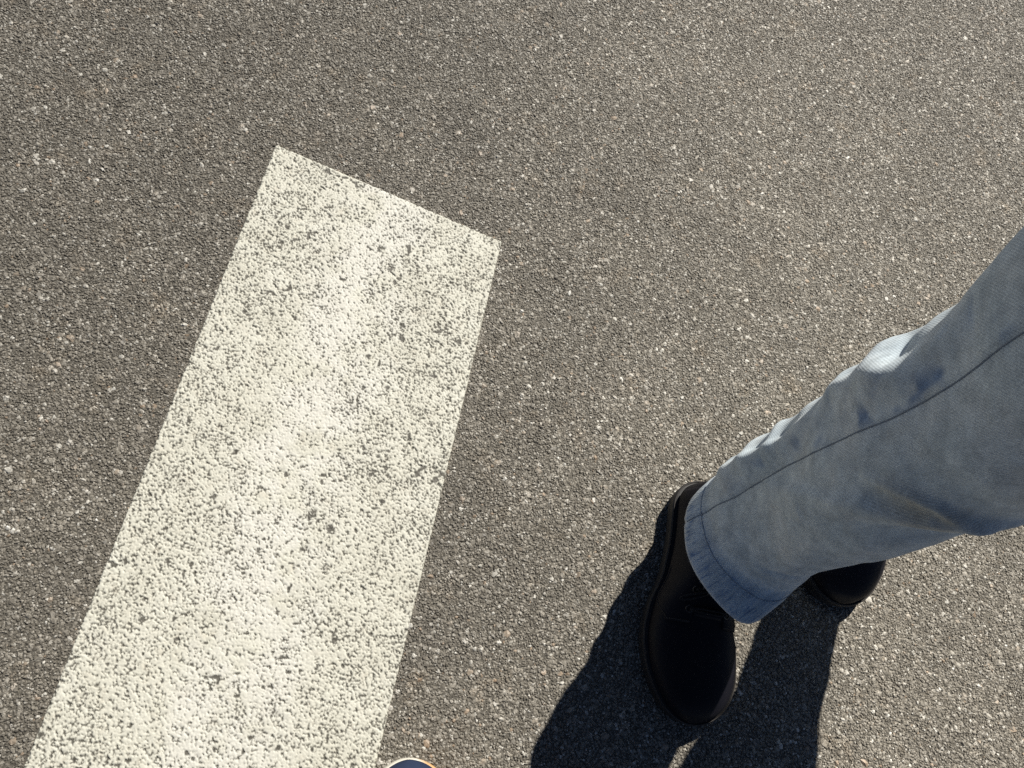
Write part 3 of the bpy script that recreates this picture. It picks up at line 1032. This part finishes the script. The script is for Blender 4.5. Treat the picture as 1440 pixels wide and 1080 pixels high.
def build_body():
    nodes, edges = [], []
    def nd(p, r, parent=None):
        nodes.append((p, r)); i = len(nodes) - 1
        if parent is not None: edges.append((parent, i))
        return i
    pel = nd((.735, .25, .98), (.135, .095))
    w = nd((.735, .25, 1.12), (.125, .090), pel)
    ch = nd((.735, .25, 1.32), (.150, .105), w)
    up = nd((.735, .255, 1.43), (.12, .085), ch)
    nk = nd((.735, .25, 1.53), .052, up)
    hd = nd((.735, .235, 1.62), (.070, .085), nk)
    nd((.735, .235, 1.72), (.066, .082), hd)
    for sx in (-1, 1):
        hp = nd((.735 + sx * .09, .25, .90), .082, pel)
        if sx < 0: pts = [((.62, .20, .52), .050), ((.572, .170, .22), .040), ((.530, .165, .09), .030), ((.512, .10, .048), .018), ((.480, -.02, .042), .012)]
        else: pts = [((.858, .252, .52), .046), ((.812, .235, .22), .036), ((.785, .27, .09), .030), ((.772, .20, .048), .018), ((.745, .10, .042), .012)]
        i = hp
        for p, r in pts: i = nd(p, r, i)
        shd = nd((.735 + sx * .18, .255, 1.42), .055, up)
        el = nd((.735 + sx * .235, .27, 1.13), .040, shd)
        wr = nd((.735 + sx * .255, .235, .90), .026, el)
        pa = nd((.735 + sx * .256, .222, .845), (.024, .034), wr)
        for k, (dy, ln) in enumerate(((-.028, .070), (-.010, .078), (.009, .073), (.026, .058))):
            a = nd((.735 + sx * .256, .222 + dy, .800), .0085, pa)
            b = nd((.735 + sx * .250, .220 + dy, .800 - ln * .5), .0080, a)
            nd((.735 + sx * .238, .216 + dy, .800 - ln), .0070, b)
        a = nd((.735 + sx * .236, .185, .845), .010, pa)
        nd((.735 + sx * .226, .168, .808), .009, a)
    return skin_body("body", nodes, edges, MAT_SKIN, person)
build_body()

def build_jacket():
    n = [((.735, .25, .97), (.175, .128)), ((.735, .25, 1.12), (.165, .120)), ((.735, .25, 1.32), (.185, .132)), ((.735, .255, 1.44), (.13, .095)), ((.735, .25, 1.50), .070)]
    e = [(0, 1), (1, 2), (2, 3), (3, 4)]
    for sx in (-1, 1):
        k = len(n)
        n += [((.735 + sx * .185, .255, 1.41), .075), ((.735 + sx * .240, .27, 1.13), .060), ((.735 + sx * .258, .238, .91), .048)]
        e += [(3, k), (k, k + 1), (k + 1, k + 2)]
    return skin_body("jacket", n, e, MAT_JACKET, person)
build_jacket()

def build_hair(owner, cx, cy):
    bm = bmesh.new()
    bmesh.ops.create_uvsphere(bm, u_segments=24, v_segments=16, radius=1)
    for v in list(bm.verts):
        if v.co.z < -.25 and v.co.y < .25: bm.verts.remove(v)
    for v in bm.verts:
        v.co = Vector((cx + v.co.x * .088, cy + v.co.y * .105, 1.70 + v.co.z * .095)) - Vector(owner.location)
    me = bpy.data.meshes.new("hair"); bm.to_mesh(me); bm.free()
    me.polygons.foreach_set("use_smooth", [True] * len(me.polygons))
    o = bpy.data.objects.new("hair", me); COL.objects.link(o); me.materials.append(MAT_HAIR); o.parent = owner
build_hair(person, .735, .245)

# ------------------------------------------------------------------ the photographer, of whom only the toe of one shoe is in the picture
photographer = empty("person", (.0, -.30, 0))
tag(photographer, "person in a navy blue sneaker whose toe shows at the bottom edge", "person")

def build_sneaker(tip, rz):
    L = .29
    top = [(0, .085), (.05, .095), (.2, .085), (.35, .092), (.5, .085), (.65, .068), (.8, .058), (.9, .053), (.96, .048), (1, .034)]
    sh = Shoe(L, .061, top, .028, 1)
    sh.inset = .0022
    up = build_upper(sh, "shoe", MAT_NAVY, photographer, 90, 56)
    c, s_ = math.cos(rz), math.sin(rz)
    place(up, (tip[0] + s_ * L - photographer.location.x, tip[1] - c * L - photographer.location.y, 0), rz)
    prof = [(-.004, .001), (-.002, .004), (.0005, .012), (.001, .020), (.0005, .0265), (-.0005, .0285), (-.006, .029)]
    rings = []
    for off, z in prof:
        q = sh.outline(off, 130); rings.append(np.concatenate([q, np.full((len(q), 1), z)], 1))
    ring_loft("sole", rings, MAT_CREAM, up)
    patch_on(sh, "vamp_panel", (.60, .955), lambda s: (.75 + .5 * float(sstep(.8, .955, np.array(s))), math.pi - .75 - .5 * float(sstep(.8, .955, np.array(s)))), MAT_BLUE, up, .0012, 40, 30)
    patch_on(sh, "tongue", (.34, .62), lambda s: (1.25, math.pi - 1.25), MAT_NAVY, up, .003, 20, 10)
    for s0 in (.42, .47, .52, .57):
        pts = [sh.surf(np.array(s0), np.array(v), .006) for v in np.linspace(1.05, math.pi - 1.05, 14)]
        tube("lace", pts, .0024, MAT_CREAM, up, 7)
build_sneaker((.0765, -.1065), R(-3))
build_sneaker((-.130, -.215), R(6))

def build_photographer_body():
    nodes, edges = [], []
    oy = -.33
    def nd(p, r, parent=None):
        q = Vector(p) + Vector((0, oy, 0)) - Vector(photographer.location) + PO     # skin_body subtracts PO
        nodes.append((q, r)); i = len(nodes) - 1
        if parent is not None: edges.append((parent, i))
        return i
    pel = nd((0, 0, .98), (.11, .08)); w = nd((0, -.01, 1.12), (.10, .07), pel); ch = nd((0, -.01, 1.32), (.12, .085), w)
    up = nd((0, -.01, 1.42), (.09, .06), ch); nk = nd((0, .0, 1.54), .050, up); hd = nd((0, .04, 1.62), (.074, .09), nk); nd((0, .035, 1.72), (.068, .085), hd)
    for sx, tx, ty in ((-1, -.135, -.09), (1, .092, .015)):
        i = nd((sx * .09, 0, .88), .075, pel)
        for p, r in (((sx * .095, .01, .50), .060), ((tx + .0, ty - .23, .10), .034), ((tx, ty - .18, .045), .020), ((tx - .005, ty - .06, .040), .012)): i = nd(p, r, i)
        i = nd((sx * .18, -.01, 1.39), .05, up)
        i = nd((sx * .24, .02, 1.14), .042, i)
        wr = nd((sx * .10, .21, 1.075), .030, i)
        pa = nd((sx * .085, .255, 1.085), (.020, .030), wr)
        for dz, ln in ((-.022, .045), (-.007, .052), (.008, .048), (.022, .040)):
            a = nd((sx * .078, .278, 1.085 + dz), .0085, pa)
            b = nd((sx * (.078 - ln * .5), .285, 1.085 + dz), .0080, a)
            nd((sx * (.078 - ln), .275, 1.085 + dz), .0070, b)
        a = nd((sx * .075, .245, 1.118), .010, pa)
        nd((sx * .055, .252, 1.135), .009, a)
    skin_body("body", nodes, edges, MAT_SKIN, photographer)
    def cloth(name, n, e, mat):
        n = [(Vector(p) + Vector((0, oy, 0)) - Vector(photographer.location) + PO, r) for p, r in n]
        skin_body(name, n, e, mat, photographer)
    n = [((0, 0, .93), (.19, .14)), ((0, -.01, 1.12), (.17, .125)), ((0, -.01, 1.32), (.19, .138)), ((0, -.01, 1.44), (.14, .10)), ((0, 0, 1.50), .072)]
    e = [(0, 1), (1, 2), (2, 3), (3, 4)]
    for sx in (-1, 1):
        k = len(n); n += [((sx * .195, -.01, 1.40), .085), ((sx * .245, .02, 1.14), .064), ((sx * .115, .19, 1.078), .044)]; e += [(3, k), (k, k + 1), (k + 1, k + 2)]
    cloth("jacket", n, e, MAT_JACKET)
    n = [((0, 0, .97), (.165, .125)), ((0, 0, 1.10), (.15, .11))]; e = [(0, 1)]
    for sx, tx, ty in ((-1, -.135, -.09), (1, .092, .015)):
        k = len(n); n += [((sx * .092, 0, .88), .115), ((sx * .097, .01, .50), .090), ((tx, ty - .22, .13), .062)]; e += [(0, k), (k, k + 1), (k + 1, k + 2)]
    cloth("trousers", n, e, MAT_TROUSERS)
build_photographer_body()
build_hair(photographer, 0, -.30)
